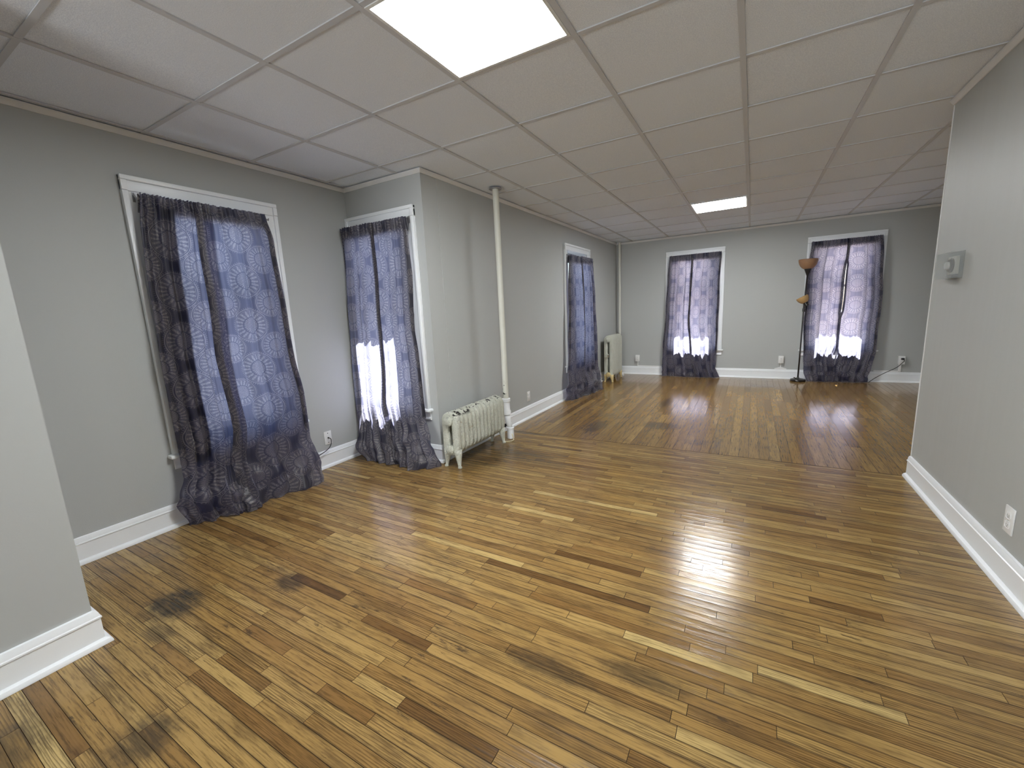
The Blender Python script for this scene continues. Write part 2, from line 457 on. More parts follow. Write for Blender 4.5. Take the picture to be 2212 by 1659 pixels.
def box(bm, a0, a1, d0, d1, z0, z1, fr=WORLD, bev=0.0):
    v = [bm.verts.new(fr.p(a, d, z)) for z in (z0, z1) for d in (d0, d1) for a in (a0, a1)]
    fs = [bm.faces.new([v[i] for i in q]) for q in ((0, 1, 3, 2), (4, 6, 7, 5), (0, 4, 5, 1), (2, 3, 7, 6), (0, 2, 6, 4), (1, 5, 7, 3))]
    if bev > 0:
        es = list({e for f in fs for e in f.edges})
        bmesh.ops.bevel(bm, geom=es, offset=bev, segments=2, profile=0.5, affect='EDGES')
def bmn(): return bmesh.new()
def prism(bm, prof, a0, a1, fr):
    """profile of (d, z) pulled along a"""
    r0 = [bm.verts.new(fr.p(a0, d, z)) for d, z in prof]; r1 = [bm.verts.new(fr.p(a1, d, z)) for d, z in prof]
    n = len(prof)
    for i in range(n): bm.faces.new((r0[i], r0[(i + 1) % n], r1[(i + 1) % n], r1[i]))
    bm.faces.new(r0); bm.faces.new(r1[::-1])
def lathe(bm, prof, center, axis=(0, 0, 1), seg=24, cap=True):
    ax = Vector(axis).normalized()
    q = ax.to_track_quat('Z', 'Y').to_matrix()
    rings = []
    for r, h in prof:
        rings.append([bm.verts.new(Vector(center) + q @ Vector((r * math.cos(2 * PI * k / seg), r * math.sin(2 * PI * k / seg), h))) for k in range(seg)])
    for i in range(len(rings) - 1):
        for k in range(seg):
            bm.faces.new((rings[i][k], rings[i][(k + 1) % seg], rings[i + 1][(k + 1) % seg], rings[i + 1][k]))
    if cap:
        bm.faces.new(rings[0][::-1]); bm.faces.new(rings[-1])
def tube(bm, pts, r, seg=10, closed=False, cap=True):
    pts = [Vector(p) for p in pts]
    rings = []; n = len(pts); prevu = None
    for i, p in enumerate(pts):
        if closed: t = pts[(i + 1) % n] - pts[i - 1]
        else: t = pts[min(i + 1, n - 1)] - pts[max(i - 1, 0)]
        t.normalize()
        u = prevu if prevu is not None else (Vector((0, 0, 1)) if abs(t.z) < 0.9 else Vector((1, 0, 0)))
        u = (u - t * u.dot(t)).normalized(); prevu = u
        v = t.cross(u)
        rr = r[i] if isinstance(r, (list, tuple)) else r
        rings.append([bm.verts.new(p + (u * math.cos(2 * PI * k / seg) + v * math.sin(2 * PI * k / seg)) * rr) for k in range(seg)])
    for i in range(n if closed else n - 1):
        A, B = rings[i], rings[(i + 1) % n]
        for k in range(seg): bm.faces.new((A[k], A[(k + 1) % seg], B[(k + 1) % seg], B[k]))
    if cap and not closed:
        bm.faces.new(rings[0][::-1]); bm.faces.new(rings[-1])
def bez(p0, p1, p2, p3, n=16):
    p0, p1, p2, p3 = map(Vector, (p0, p1, p2, p3))
    return [p0 * (1 - t) ** 3 + p1 * 3 * t * (1 - t) ** 2 + p2 * 3 * t * t * (1 - t) + p3 * t ** 3 for t in [i / n for i in range(n + 1)]]

# ------------------------------------------------------------------ walls
TH = 0.20
WT = H - 0.002
OPEN_Z0, OPEN_Z1 = 0.475, 2.066
CASW = 0.105
WINS = {  # window -> frame, casing a0, a1, top
    1: (F_W1, -0.752, 0.138), 2: (F_W2, -3.098, -2.307), 3: (F_MAIN, 3.585, 4.535), 4: (F_BACK, -1.239, -0.343), 5: (F_BACK, 0.781, 1.667)}
def wall(name, fr, a0, a1, wins=(), mat='wall', zt=WT):
    bm = bmn(); cur = a0
    for k in wins:
        _, c0, c1 = WINS[k]
        o0, o1 = c0 + (0.05 if k == 2 else CASW), c1 - CASW
        box(bm, cur, o0, -TH, 0, 0, zt, fr)
        box(bm, o0, o1, -TH, 0, 0, OPEN_Z0 - 0.02, fr)
        box(bm, o0, o1, -TH, 0, OPEN_Z1 + 0.02, zt, fr)
        cur = o1
    box(bm, cur, a1, -TH, 0, 0, zt, fr)
    return tag(mk(name, bm, M[mat]), kind='structure')
wall('wall_alcove_left', F_W1, YL - TH, YR + TH, (1,))
wall('wall_alcove_back', F_W2, X1, XM(YR), (2,))
wall('wall_left', F_MAIN, YR + TH - 0.01, YB + TH, (3,))
wall('wall_back', F_BACK, XM(YB) - 0.01, XFR, (4, 5))
wall('wall_near_left', F_LEFT, YREAR - TH, YL)
bm = bmn(); box(bm, X1, XL - TH, YL - TH, YL, 0, WT); tag(mk('wall_alcove_front', bm, M['wall']), kind='structure')
bm = bmn(); box(bm, XR, XR + TH, YREAR - TH, YC, 0, WT, bev=0.004); tag(mk('wall_right', bm, M['wall_right']), kind='structure')
bm = bmn(); box(bm, XR + TH, XFR + TH, YC - TH, YC, 0, WT); tag(mk('wall_far_front', bm, M['wall']), kind='structure')
bm = bmn(); box(bm, XFR, XFR + TH, YC, YB + TH, 0, WT); tag(mk('wall_far_right', bm, M['wall']), kind='structure')
bm = bmn(); box(bm, XL, XR, YREAR - TH, YREAR, 0, WT); tag(mk('wall_rear', bm, M['wall']), kind='structure')
# thin metal corner bead at the end of the right wall
bm = bmn(); box(bm, XR - 0.004, XR + 0.012, YC - 0.006, YC + 0.004, 0.15, H - 0.03, bev=0.002)
tag(mk('trim_1', bm, M['crown']), kind='structure')

# outside: ground and the roof edge that shades the upper windows
bm = bmn(); box(bm, -60, 60, -60, 70, -0.75, -0.65); tag(mk('ground', bm, M['ground']), kind='structure')
bm = bmn(); box(bm, -2.4, 40, 6.62, 60, -0.649, -0.63); tag(mk('bounce_ground', bm, M['bounce_ground']), kind='structure')  # unseen slab added to bounce warm sunlight into the back-wall curtains
bm = bmn()
box(bm, X1 - TH - 0.95, X1 - TH - 0.45, -1.6, 0.5, -0.649, -0.62)
box(bm, XM(4) - TH - 0.95, XM(4) - TH - 0.45, 3.0, 5.2, -0.649, -0.62)
box(bm, X1 - TH, XM(YR) - TH - 0.05, YR + TH + 0.45, YR + TH + 0.95, -0.649, -0.62)
tag(mk('path', bm, M['bounce_strip']), kind='structure')  # no real walkway: added pale strips bouncing sun up through the window heads
bm = bmn()
box(bm, XM(YB) - TH - 0.22, XFR + 0.6, YB + 0.02, YB + 1.28, H + 0.06, H + 0.16)
box(bm, XM(YR) - TH - 0.06, XM(YB) - TH + 0.1, YR + 0.9, YB + 0.5, H + 0.06, H + 0.16)
box(bm, X1 - TH - 0.25, XM(YR) - TH - 0.001, YR + 0.02, YR + 0.95, H + 0.06, H + 0.16)
box(bm, XM(YR) - TH - 0.001, XM(YR) + 0.1, YR + 0.02, YR + 0.95, H + 0.075, H + 0.16)
box(bm, X1 - TH - 0.25, X1 - 0.02, YREAR, YR + 0.5, H + 0.06, H + 0.16)
tag(mk('roof', bm, M['roofing']), kind='structure')

# ------------------------------------------------------------------ baseboards and ceiling mouldings
LOOP = [(XR, YREAR), (XR, YC), (XFR, YC), (XFR, YB), (XM(YB), YB), (XM(YR), YR), (X1, YR), (X1, YL), (XL, YL), (XL, YREAR)]
BASE_PROF = [(0, 0.001), (0.036, 0.001), (0.036, 0.010), (0.031, 0.019), (0.022, 0.024), (0.017, 0.026), (0.017, 0.112), (0.021, 0.115), (0.021, 0.121), (0.017, 0.124), (0.015, 0.138), (0.010, 0.150), (0, 0.152)]
CROWN_PROF = [(0, H - 0.030), (0.006, H - 0.030), (0.010, H - 0.024), (0.020, H - 0.012), (0.024, H - 0.004), (0.024, H - 0.001), (0, H - 0.001)]
def offset_pt(i, d):
    n = len(LOOP)
    p0, p1, p2 = Vector(LOOP[i - 1]), Vector(LOOP[i]), Vector(LOOP[(i + 1) % n])
    t0, t1 = (p1 - p0).normalized(), (p2 - p1).normalized()
    n0, n1 = Vector((-t0.y, t0.x)), Vector((-t1.y, t1.x))
    k = d / (1 + n0.dot(n1))
    return p1 + (n0 + n1) * k
def strip(name, i, prof, mat, flat0=False, flat1=False):
    j = (i + 1) % len(LOOP)
    p0, p1 = Vector(LOOP[i]), Vector(LOOP[j])
    t = (p1 - p0).normalized(); nn = Vector((-t.y, t.x))
    bm = bmn()
    def end(k, flat, base):
        out = []
        for d, z in prof:
            q = base + nn * d if flat else offset_pt(k, d)
            out.append(bm.verts.new((q.x, q.y, z)))
        return out
    a, b = end(i, flat0, p0), end(j, flat1, p1)
    n = len(prof)
    for k in range(n): bm.faces.new((a[k], a[(k + 1) % n], b[(k + 1) % n], b[k]))
    bm.faces.new(a); bm.faces.new(b[::-1])
    return tag(auto(mk(name, bm, M[mat]), 30), kind='structure')
BN = ['right', None, 'far_right', 'back', 'left', 'alcove_back', 'alcove_left', 'alcove_front', 'near_left', 'rear']
for i, nm in enumerate(BN):
    if nm: strip('baseboard_' + nm, i, BASE_PROF, 'trim', flat1=(i == 0))
for k, i in enumerate((0, 2, 3, 4, 5, 6, 7, 8, 9)):
    strip('trim_%d' % (k + 2), i, CROWN_PROF, 'crown', flat1=(i == 0))

# ------------------------------------------------------------------ ceiling: lay-in tiles on a metal grid
bm = bmn()
box(bm, X1 - TH, XFR + TH, YREAR - TH, YR + TH, H + 0.05, H + 0.07)
box(bm, XM(YR) - TH, XFR + TH, YR + TH, YB + TH, H + 0.05, H + 0.07)
ceiling = tag(mk('ceiling', bm, M['grid']), kind='structure')
LIGHTS = [(-2, -1), (-1, 6)]
C0, C1, R0, R1 = -6, 4, -12, 10
tile_me = None
def tile_mesh():
    bm = bmn(); s = T / 2 - 0.004
    box(bm, -s, s, -s, s, 0, 0.014)
    me = bpy.data.meshes.new('ceiling_tile'); bmesh.ops.recalc_face_normals(bm, faces=bm.faces[:]); bm.to_mesh(me); bm.free()
    me.materials.append(M['tile']); return me
tile_me = tile_mesh()
for c in range(C0, C1):
    for r in range(R0, R1):
        cx, cyy = (c + .5) * T, (r + .5) * T
        if (c, r) in LIGHTS: continue
        if cx < X1 - T or cx > XFR + T or (cx > XR + T / 2 and cyy < YC - T / 2) or (cyy < YL - T / 2 and cx < XL - T / 2) or (cx < XM(3) - T / 2 and cyy > YR + T / 2) or cyy > YB + T / 2 - 0.02: continue
        o = bpy.data.objects.new('ceiling_tile', tile_me); COL.objects.link(o); o.parent = ceiling
        o.location = (cx, cyy, H + 0.0065 + random.uniform(-0.0002, 0.0012))
        o.rotation_euler = (random.uniform(-.002, .002), random.uniform(-.002, .002), 0)
def tee(name, a0, a1, b, along_y, wd=0.0125):
    bm = bmn()
    if along_y: box(bm, b - wd, b + wd, a0, a1, H, H + 0.006)
    else: box(bm, a0, a1, b - wd, b + wd, H + 0.001, H + 0.006)
    return mk(name, bm, M['grid'], ceiling)
for c in range(C0 + 1, C1):
    x = c * T
    if x < X1: continue
    y0 = YREAR if x > XL else YL
    y1 = YB if x > XM(3) else YR
    if x > XR: y0 = YC
    tee('main_runner', y0, y1, x, True)
for r in range(R0 + 1, R1):
    y = r * T
    if y > YB: continue
    x0 = XL if y < YL else (X1 if y < YR else XM(y)); x1 = XFR if y > YC else XR
    for c in range(C0, C1):
        a0, a1 = max(c * T + 0.0125, x0), min((c + 1) * T - 0.0125, x1)
        if a1 - a0 > 0.03: tee('cross_tee', a0, a1, y, False, 0.0115)

LIGHT_LABELS = ['large glowing square light panel in the ceiling, cut by the top edge',
                'small bright square light panel in the far part of the ceiling, before the back wall']
for k, (c, r) in enumerate(LIGHTS):
    cx, cyy = (c + .5) * T, (r + .5) * T
    L = empty('ceiling_light', (cx, cyy, H))
    tag(L, LIGHT_LABELS[k], 'ceiling light', 'square ceiling light panels')
    bm = bmn(); s = T / 2 - 0.013; q = s - 0.014
    for b in ((-s, s, -s, -q), (-s, s, q, s), (-s, -q, -q, q), (q, s, -q, q)):
        box(bm, cx + b[0], cx + b[1], cyy + b[2], cyy + b[3], H - 0.002, H + 0.010)
    mk('frame', bm, M['plate'], L)
    bm = bmn(); box(bm, cx - q, cx + q, cyy - q, cyy + q, H, H + 0.004)
    tag(mk('diffuser', bm, M['led'], L), 'glowing white diffuser')

# ------------------------------------------------------------------ floors, board by board
def board_mesh(x0, x1, y0, y1, tone, tilt, along_x, bmj=None):
    g_ = 0.0003; c = 0.0006
    t0, t1 = tilt
    vs_ = []
    for z, ins in ((-0.010, 0), (-0.0012, 0), (0.0, c)):
        for (x, y, t) in ((x0 + g_ + ins, y0 + g_ + ins, t0), (x1 - g_ - ins, y0 + g_ + ins, t0 if along_x else t1), (x1 - g_ - ins, y1 - g_ - ins, t1), (x0 + g_ + ins, y1 - g_ - ins, t1 if along_x else t0)):
            vs_.append((x, y, z + (t if z > -0.005 else 0)))
    fs_ = [(8, 9, 10, 11)]
    for l in (0, 4):
        for k in range(4):
            fs_.append((l + k, l + (k + 1) % 4, l + 4 + (k + 1) % 4, l + 4 + k))
    return vs_, fs_
def seen(x0, x1, y0, y1):
    s = 0.0; n = 12
    for i in range(n):
        P = Vector((x0 + (x1 - x0) * (i + .5) / n, y0 + (y1 - y0) * .5, 0)) - CAM
        zc = P.dot(FF)
        if zc < 0.1: continue
        u, v = FPX * P.dot(RR) / zc, FPX * P.dot(UU) / zc
        if abs(u) < 1110 and abs(v) < 834: s += (x1 - x0) * (y1 - y0) / n / zc ** 3
    return s
def lay_floor(name, rows, pitch, along_x, mat, slab, limit=299):
    bm = bmn(); box(bm, *slab, -0.06, -0.0101)
    fl = tag(mk(name, bm, M['subfloor']), kind='structure')
    rec = []
    for (b, a0, a1, feats) in rows:
        cuts = [a0]; tones = []
        x = a0
        feats = sorted(feats)
        while x < a1 - 1e-4:
            L = random.choice((0.28, 0.4, 0.5, 0.62, 0.75, 0.9, 1.1)) * random.uniform(0.85, 1.15) * (1.0 if along_x else 1.5)
            tone = min(1, max(0.22, random.gauss(0.52, 0.15 if along_x else 0.10)))
            e = x + L
            hit = None
            for f in feats:
                if x <= f[0] + 1e-4 and e > f[0]:
                    if x >= f[0] - 1e-3: e, tone = f[1], f[2]
                    else: e = f[0]
                    break
            if e > a1 - 0.22 and not (feats and abs(e - feats[-1][1]) < 1e-3): e = a1
            e = min(e, a1)
            rec.append((x, e, b, b + pitch, tone)); x = e
    items = []
    for (x0, x1, y0, y1, tone) in rec:
        if not along_x: x0, x1, y0, y1 = y0, y1, x0, x1
        tl = (random.gauss(0, 0.00010), random.gauss(0, 0.00010))
        items.append((seen(x0, x1, y0, y1), (x0, x1, y0, y1), tone, random.random(), tl))
    items.sort(key=lambda t: -t[0])
    JV, JF, JT, JS = [], [], [], []
    def attrs(me, tones, seeds):
        ac = [(0, 0, 1, 1) if along_x else (0, 1, 1, 0)][0] * (len(tones) // 4)
        for nm, arr in (('tone', tones), ('seed', seeds), ('across', [float(q) for q in ac])):
            at = me.attributes.new(nm, 'FLOAT', 'POINT'); at.data.foreach_set('value', arr)
    for k, (s, (x0, x1, y0, y1), tone, seed, tl) in enumerate(items):
        V, Fc = board_mesh(x0, x1, y0, y1, tone, tl, along_x)
        if k < limit and s > 0:
            me = bpy.data.meshes.new('plank'); me.from_pydata(V, [], Fc); attrs(me, [tone] * 12, [seed] * 12)
            me.materials.append(M[mat]); me.materials.append(M['joint']); me.polygons.foreach_set('material_index', [0] + [1] * 8); link('plank', me, None, fl, origin=((x0 + x1) / 2, (y0 + y1) / 2, 0))
        else:
            o_ = len(JV); JV += V; JF += [tuple(i + o_ for i in f) for f in Fc]; JT += [tone] * 12; JS += [seed] * 12
    if JV:
        me = bpy.data.meshes.new('planks'); me.from_pydata(JV, [], JF); attrs(me, JT, JS)
        me.materials.append(M[mat]); me.materials.append(M['joint']); me.polygons.foreach_set('material_index', ([0] + [1] * 8) * (len(JF) // 9)); tag(link('planks', me, None, fl), kind='stuff')
    return fl
FEATS = [(-1.05, -0.23, -0.2575, 0.10), (-0.29, 0.15, -0.435, 1.0), (0.165, 0.556, -0.40, 0.98), (-0.76, -0.316, -0.038, 0.10), (-1.305, -0.945, -0.843, 0.12),
         (-0.871, -0.50, -1.06, 0.10), (-1.876, -1.502, -0.805, 0.08), (0.36, 0.60, 0.12, 0.2), (0.20, 0.52, 0.97, 0.12), (-0.05, 0.35, -0.75, 0.9), (-1.3, -0.8, 0.33, 0.92)]
P1 = 0.0448
rows = []
n = int((YC - YREAR) / P1)
for k in range(n):
    y1 = YC - 0.004 - k * P1; y0 = y1 - P1
    x0 = XL if y0 < YL else (X1 if y1 < YR else XM(y0))
    rows.append((y0, x0 + 0.004, XR - 0.004, [(f[0], f[1], f[3]) for f in FEATS if y0 <= f[2] < y1]))
lay_floor('floor', rows, P1, True, 'wood_near', (X1, XR, YREAR, YC))
P2 = 0.0745
rows = []
x = XM(YC) + 0.01
while x + P2 < XFR:
    rows.append((x, YC + 0.002, YB - 0.004, [])); x += P2
lay_floor('floor', rows, P2, False, 'wood_far', (XM(YC), XFR, YC, YB))

# ------------------------------------------------------------------ windows
def window(k, sashes=True):
    fr, c0, c1 = WINS[k]
    top, sill = 2.15, 0.475
    W = tag(empty('window_%d' % k, fr.p((c0 + c1) / 2, 0, sill)), kind='structure')
    o0, o1 = c0 + (0.05 if k == 2 else CASW), c1 - CASW
    e = 0.001
    def casing(name, a0, a1, z0, z1, band):
        bm = bmn()
        box(bm, a0, a1, e, 0.019, z0, z1, fr, 0.0015)
        box(bm, *band, fr, 0.003)
        return auto(mk(name, bm, M['trim'], W))
    lim = X1 + 0.002 if k == 2 else -99
    if k != 2:
        casing('side_casing', c0, o0, sill + 0.002, top - 0.085, (c0 - 0.012, c0 + 0.016, e, 0.034, sill + 0.002, top - 0.085))
    else:
        casing('side_casing', c0 + 0.003, o0, sill + 0.002, top - 0.085, (c0 + 0.003, c0 + 0.02, e, 0.034, sill + 0.002, top - 0.085))
    casing('side_casing', o1, c1, sill + 0.002, top - 0.085, (c1 - 0.016, c1 + 0.012, e, 0.034, sill + 0.002, top - 0.085))
    l0 = c0 - 0.012 if k != 2 else c0 + 0.003
    bm = bmn()
    box(bm, l0, c1 + 0.012, e, 0.021, top - 0.083, top, fr, 0.0015)
    box(bm, l0, c1 + 0.012, e, 0.036, top - 0.026, top, fr, 0.003)
    box(bm, l0, l0 + 0.028, e, 0.036, top - 0.083, top - 0.027, fr, 0.003)
    box(bm, c1 - 0.016, c1 + 0.012, e, 0.036, top - 0.083, top - 0.027, fr, 0.003)
    auto(mk('head_casing', bm, M['trim'], W))
    bm = bmn(); box(bm, (c0 - 0.035) if k != 2 else c0 + 0.003, c1 + 0.035, -0.055, 0.055, sill - 0.024, sill, fr, 0.008)
    auto(mk('stool', bm, M['trim'], W))
    bm = bmn()
    prism(bm, [(e, sill - 0.105), (0.014, sill - 0.100), (0.020, sill - 0.088), (0.014, sill - 0.078), (0.016, sill - 0.045), (0.028, sill - 0.026), (e, sill - 0.025)], (c0 - 0.008) if k != 2 else c0 + 0.003, c1 + 0.012, fr)
    auto(mk('apron', bm, M['trim'], W))
    bm = bmn()
    box(bm, o0 - 0.001, o0 + 0.018, -TH - 0.01, 0.0, sill, OPEN_Z1, fr)
    box(bm, o1 - 0.018, o1 + 0.001, -TH - 0.01, 0.0, sill, OPEN_Z1, fr)
    box(bm, o0, o1, -TH - 0.01, 0.0, OPEN_Z1 - 0.001, OPEN_Z1 + 0.018, fr)
    box(bm, o0, o1, -TH - 0.05, -0.056, sill - 0.022, sill - 0.002, fr)
    mk('jamb', bm, M['trim'], W)
    mid = 1.42
    for nm, z0, z1, dd in (('upper_sash', mid - 0.018, OPEN_Z1 - 0.002, -0.135), ('lower_sash', sill + 0.001, mid + 0.018, -0.095)):
        bm = bmn()
        a0, a1 = o0 + 0.019, o1 - 0.019
        st, rb = (0.032 if k == 2 else 0.045), (0.07 if 'lower' in nm else 0.036); rt = 0.036 if 'lower' in nm else 0.05
        box(bm, a0, a0 + st, dd - 0.018, dd + 0.018, z0, z1, fr, 0.003)
        box(bm, a1 - st, a1, dd - 0.018, dd + 0.018, z0, z1, fr, 0.003)
        box(bm, a0 + st, a1 - st, dd - 0.018, dd + 0.018, z0, z0 + rb, fr, 0.003)
        box(bm, a0 + st, a1 - st, dd - 0.018, dd + 0.018, z1 - rt, z1, fr, 0.003)
        S = auto(mk(nm, bm, M['trim'], W))
        bm = bmn(); box(bm, a0 + st - 0.004, a1 - st + 0.004, dd - 0.002, dd + 0.002, z0 + rb - 0.004, z1 - rt + 0.004, fr)
        mk('pane', bm, M['glass'], S)
for k in WINS: window(k)

# ------------------------------------------------------------------ curtains
def interp(lst, z):
    """lst of (z, a), z falling"""
    if z >= lst[0][0]: return lst[0][1]
    for (z0, a0), (z1, a1) in zip(lst, lst[1:]):
        if z >= z1:
            t = (z0 - z) / (z0 - z1); t = t * t * (3 - 2 * t) * 0.4 + t * 0.6
            return a0 + (a1 - a0) * t
    return lst[-1][1]
def lerp3(v, s):
    n = len(v) - 1; i = min(int(s * n), n - 1); t = s * n - i; t = t * t * (3 - 2 * t)
    return v[i] + (v[i + 1] - v[i]) * t
def panel(fr, left, right, dbot, rodz, seed, label, front=0.0, nfold=4.5, amp=1.0, amin=-99, strip_w=None, uvoff=(0, 0), fl=0.34, full=1.06, ex=1.35):
    rnd = random.Random(seed)
    fs = [(nfold * rnd.uniform(.85, 1.1), rnd.uniform(0, 6.28), 1.0), (nfold * rnd.uniform(1.7, 2.1), rnd.uniform(0, 6.28), 0.45), (nfold * rnd.uniform(0.45, 0.6), rnd.uniform(0, 6.28), 0.6), (nfold * 4.3, rnd.uniform(0, 6.28), 0.2)]
    ruff = [(rnd.uniform(9, 13), rnd.uniform(0, 6.28)), (rnd.uniform(17, 24), rnd.uniform(0, 6.28))]
    top = rodz + 0.028
    NS, NT = 84, 118
    def at(s, t, off=0.0, top_=top):
        # t: 0 at the top edge, 1 at the hem
        zf = top_ - t * (top_ - 0.0)
        z = zf
        if z > fl: base = 0.092 + 0.016 * (top - z) / (top - fl); k = 0.0
        else:
            k = (fl - z) / fl
            db = lerp3(dbot, s)
            base = 0.108 + (db - 0.108) * (k ** ex)
        A = 1.3 * (0.006 + 0.013 * min(1, (top - z) / 0.5) + 0.010 * max(0, (1.2 - z)) * 0.6) * amp
        sh = s + 0.012 * math.sin(3.1 * z + fs[0][1])
        F = sum(w_ * math.sin(2 * PI * f_ * sh + p_) for f_, p_, w_ in fs) / 1.6
        F = math.copysign(abs(F) ** 0.8, F)
        # pinched creases between soft ridges
        cr_ = 1.0 - 2.0 * abs(math.sin(PI * (fs[0][0] * 1.55) * (sh + 0.02 * math.sin(2.1 * z + fs[1][1])) + fs[1][1])) ** 0.55
        d = base + front + A * (0.75 * F - 0.55 * cr_)
        ga = max(0.0, 1 - (top - z) / 0.42)
        d += 0.0055 * ga * ga * sum(math.sin(2 * PI * f_ * (s + 0.01 * math.sin(9 * z)) + p_) for f_, p_ in ruff)
        hz = max(0.0, 1 - abs(z - (rodz - 0.0)) / 0.06)
        d += 0.004 * hz * sum(math.sin(2 * PI * f_ * s + p_) for f_, p_ in ruff)
        a = interp(left, z) * (1 - s) + interp(right, z) * s
        a += 0.004 * math.sin(9 * z + seed) * (1 - k)
        zz = z
        if t < 0.002: zz += 0.003 * math.sin(2 * PI * ruff[1][0] * s)
        if k > 0:
            nv = mnoise.noise(Vector((a * 7 + seed, z * 9, seed * 1.7)))
            nv2 = mnoise.noise(Vector((a * 17 + seed, z * 21, seed * 0.7)))
            kw = max(0.0, (0.34 - z) / 0.34)
            env = min(1, kw * 1.6)
            d += env * (0.034 * nv + 0.014 * nv2) * (1 if kw < 0.97 else 0.6)
            a += env * 0.016 * mnoise.noise(Vector((s * 6, z * 14, seed + 9.0)))
            zz = z + env * (1 - k) * 0.02 * nv2
            # the belly of the drape above the floor
            d += 0.035 * math.sin(PI * min(1, kw)) * (0.5 + 0.5 * nv)
            if kw > 0: zz = max(zz, 0.006 + 0.010 * max(0.0, mnoise.noise(Vector((a * 11, seed, 3.0)))))
        d = max(d, 0.045 if z > 0.5 else (0.064 if z > 0.36 else 0.045))
        a = max(a, amin)
        return fr.p(a, d + off, zz), a
    # cloth width from the folded length at mid height
    us = [0.0]
    P0 = at(0, 0.45)[0]
    for i in range(1, NS + 1):
        P_ = at(i / NS, 0.45)[0]; us.append(us[-1] + (P_ - P0).length); P0 = P_
    hung = interp(right, 1.1) - interp(left, 1.1)
    kf = full * hung / us[-1]
    us = [u_ * kf for u_ in us]
    me = bpy.data.meshes.new('curtain')
    V, Fc, UV = [], [], []
    for j in range(NT + 1):
        t = (j / NT)
        t = t * 0.80 / 0.72 if t < 0.72 else 0.80 + (t - 0.72) / 0.28 * 0.20
        for i in range(NS + 1):
            V.append(at(i / NS, t)[0]); UV.append((us[i] * 1.0 + uvoff[0], -t * 2.11 + uvoff[1]))
    w1 = NS + 1
    for j in range(NT):
        for i in range(NS): Fc.append((j * w1 + i, j * w1 + i + 1, (j + 1) * w1 + i + 1, (j + 1) * w1 + i))
    me.from_pydata([tuple(v) for v in V], [], Fc)
    ul = me.uv_layers.new(name='cloth')
    for lp in me.loops: ul.data[lp.index].uv = UV[lp.vertex_index]
    org = fr.p((left[-1][1] + right[-1][1]) / 2, 0.08, 0)
    o = link('curtain', me, M['curtain'], origin=org, smooth=True)
    tag(o, label, 'curtain', 'dark medallion curtain panels')
    def layer(name, s0, s1, t0, t1, ns, nt, off):
        V, Fc, UV = [], [], []
        for j in range(nt + 1):
            t = t0 + (t1 - t0) * j / nt
            for i in range(ns + 1):
                s = s0 + (s1 - s0) * i / ns
                V.append(tuple(at(s, t, off)[0])); UV.append((us[min(NS, int(s * NS))] + uvoff[0], -t * 2.11 + uvoff[1]))
        q = ns + 1
        for j in range(nt):
            for i in range(ns): Fc.append((j * q + i, j * q + i + 1, (j + 1) * q + i + 1, (j + 1) * q + i))
        me = bpy.data.meshes.new(name); me.from_pydata(V, [], Fc)
        ul = me.uv_layers.new(name='cloth')
        for lp in me.loops: ul.data[lp.index].uv = UV[lp.vertex_index]
        return link(name, me, M['hem'], o, smooth=True)
    layer('rod_pocket', 0.0, 1.0, 0.001, 0.052, NS, 8, -0.030)
    if strip_w: 
        layer('side_hem', strip_w[0], strip_w[1], 0.03, 0.80, 12, 60, -0.010)
    else:
        layer('side_hem', 0.004, 0.075, 0.03, 0.80, 4, 60, -0.006)
        layer('side_hem', 0.925, 0.996, 0.03, 0.80, 4, 60, -0.006)
    return o
def sh(lst, k, c): return [(z, c + (a - c) * k) for z, a in lst]
def mid(lst, da): return [(z, a + da) for z, a in lst]

def rod(fr, a0, a1, z, label):
    o = empty('curtain_rod', fr.p((a0 + a1) / 2, 0.075, z))
    tag(o, label, 'curtain rod', 'slim curtain rods')
    bm = bmn(); tube(bm, [fr.p(a0, 0.074, z), fr.p(a1, 0.074, z)], 0.0055, 8); mk('rod', bm, M['metal'], o, smooth=False)
    for a in (a0, a1):
        bm = bmn()
        tube(bm, [fr.p(a, 0.022, z + 0.035), fr.p(a, 0.030, z + 0.036), fr.p(a, 0.045, z + 0.012), fr.p(a, 0.074, z - 0.004), fr.p(a, 0.080, z + 0.010)], 0.004, 8)
        box(bm, a - 0.006, a + 0.006, 0.0225, 0.0265, z - 0.012, z + 0.042, fr)
        mk('bracket', bm, M['metal'], o)
    return o

# window 1
L = sh([(2.036, -0.705), (1.863, -0.728), (1.598, -0.736), (1.393, -0.745), (1.104, -0.757), (0.885, -0.75), (0.623, -0.755), (0.431, -0.754), (0.32, -0.755), (0.213, -0.80), (0.163, -0.815), (0.014, -0.765)], .9936, -1.879)
C = sh([(1.947, -0.39), (1.5, -0.40), (1.064, -0.412), (0.903, -0.405), (0.563, -0.392), (0.322, -0.43), (0.055, -0.44)], .9936, -1.879)
R = sh([(2.045, 0.014), (1.868, 0.061), (1.552, 0.075), (1.287, 0.081), (1.005, 0.097), (0.717, 0.127), (0.375, 0.137), (0.181, 0.145), (0.082, 0.131), (0.01, 0.075)], .9936, -1.879)
panel(F_W1, L, mid(C, 0.05), (0.075, 0.20, 0.24), 2.018, 3, 'left panel of the dark medallion curtain at the nearest window, pooling against the baseboard', 0.0, 3.2, 1.1, strip_w=(0.004, 0.46), uvoff=(0.02, 0.10))
panel(F_W1, mid(C, -0.05), R, (0.23, 0.20, 0.29), 2.018, 8, 'right panel of the dark medallion curtain at the nearest window, beside the cable plate', 0.014, 3.4, 0.9, uvoff=(0.21, 0.02))
rod(F_W1, -0.712, 0.048, 2.018, 'thin metal rod with hooks across the head casing of the nearest window')
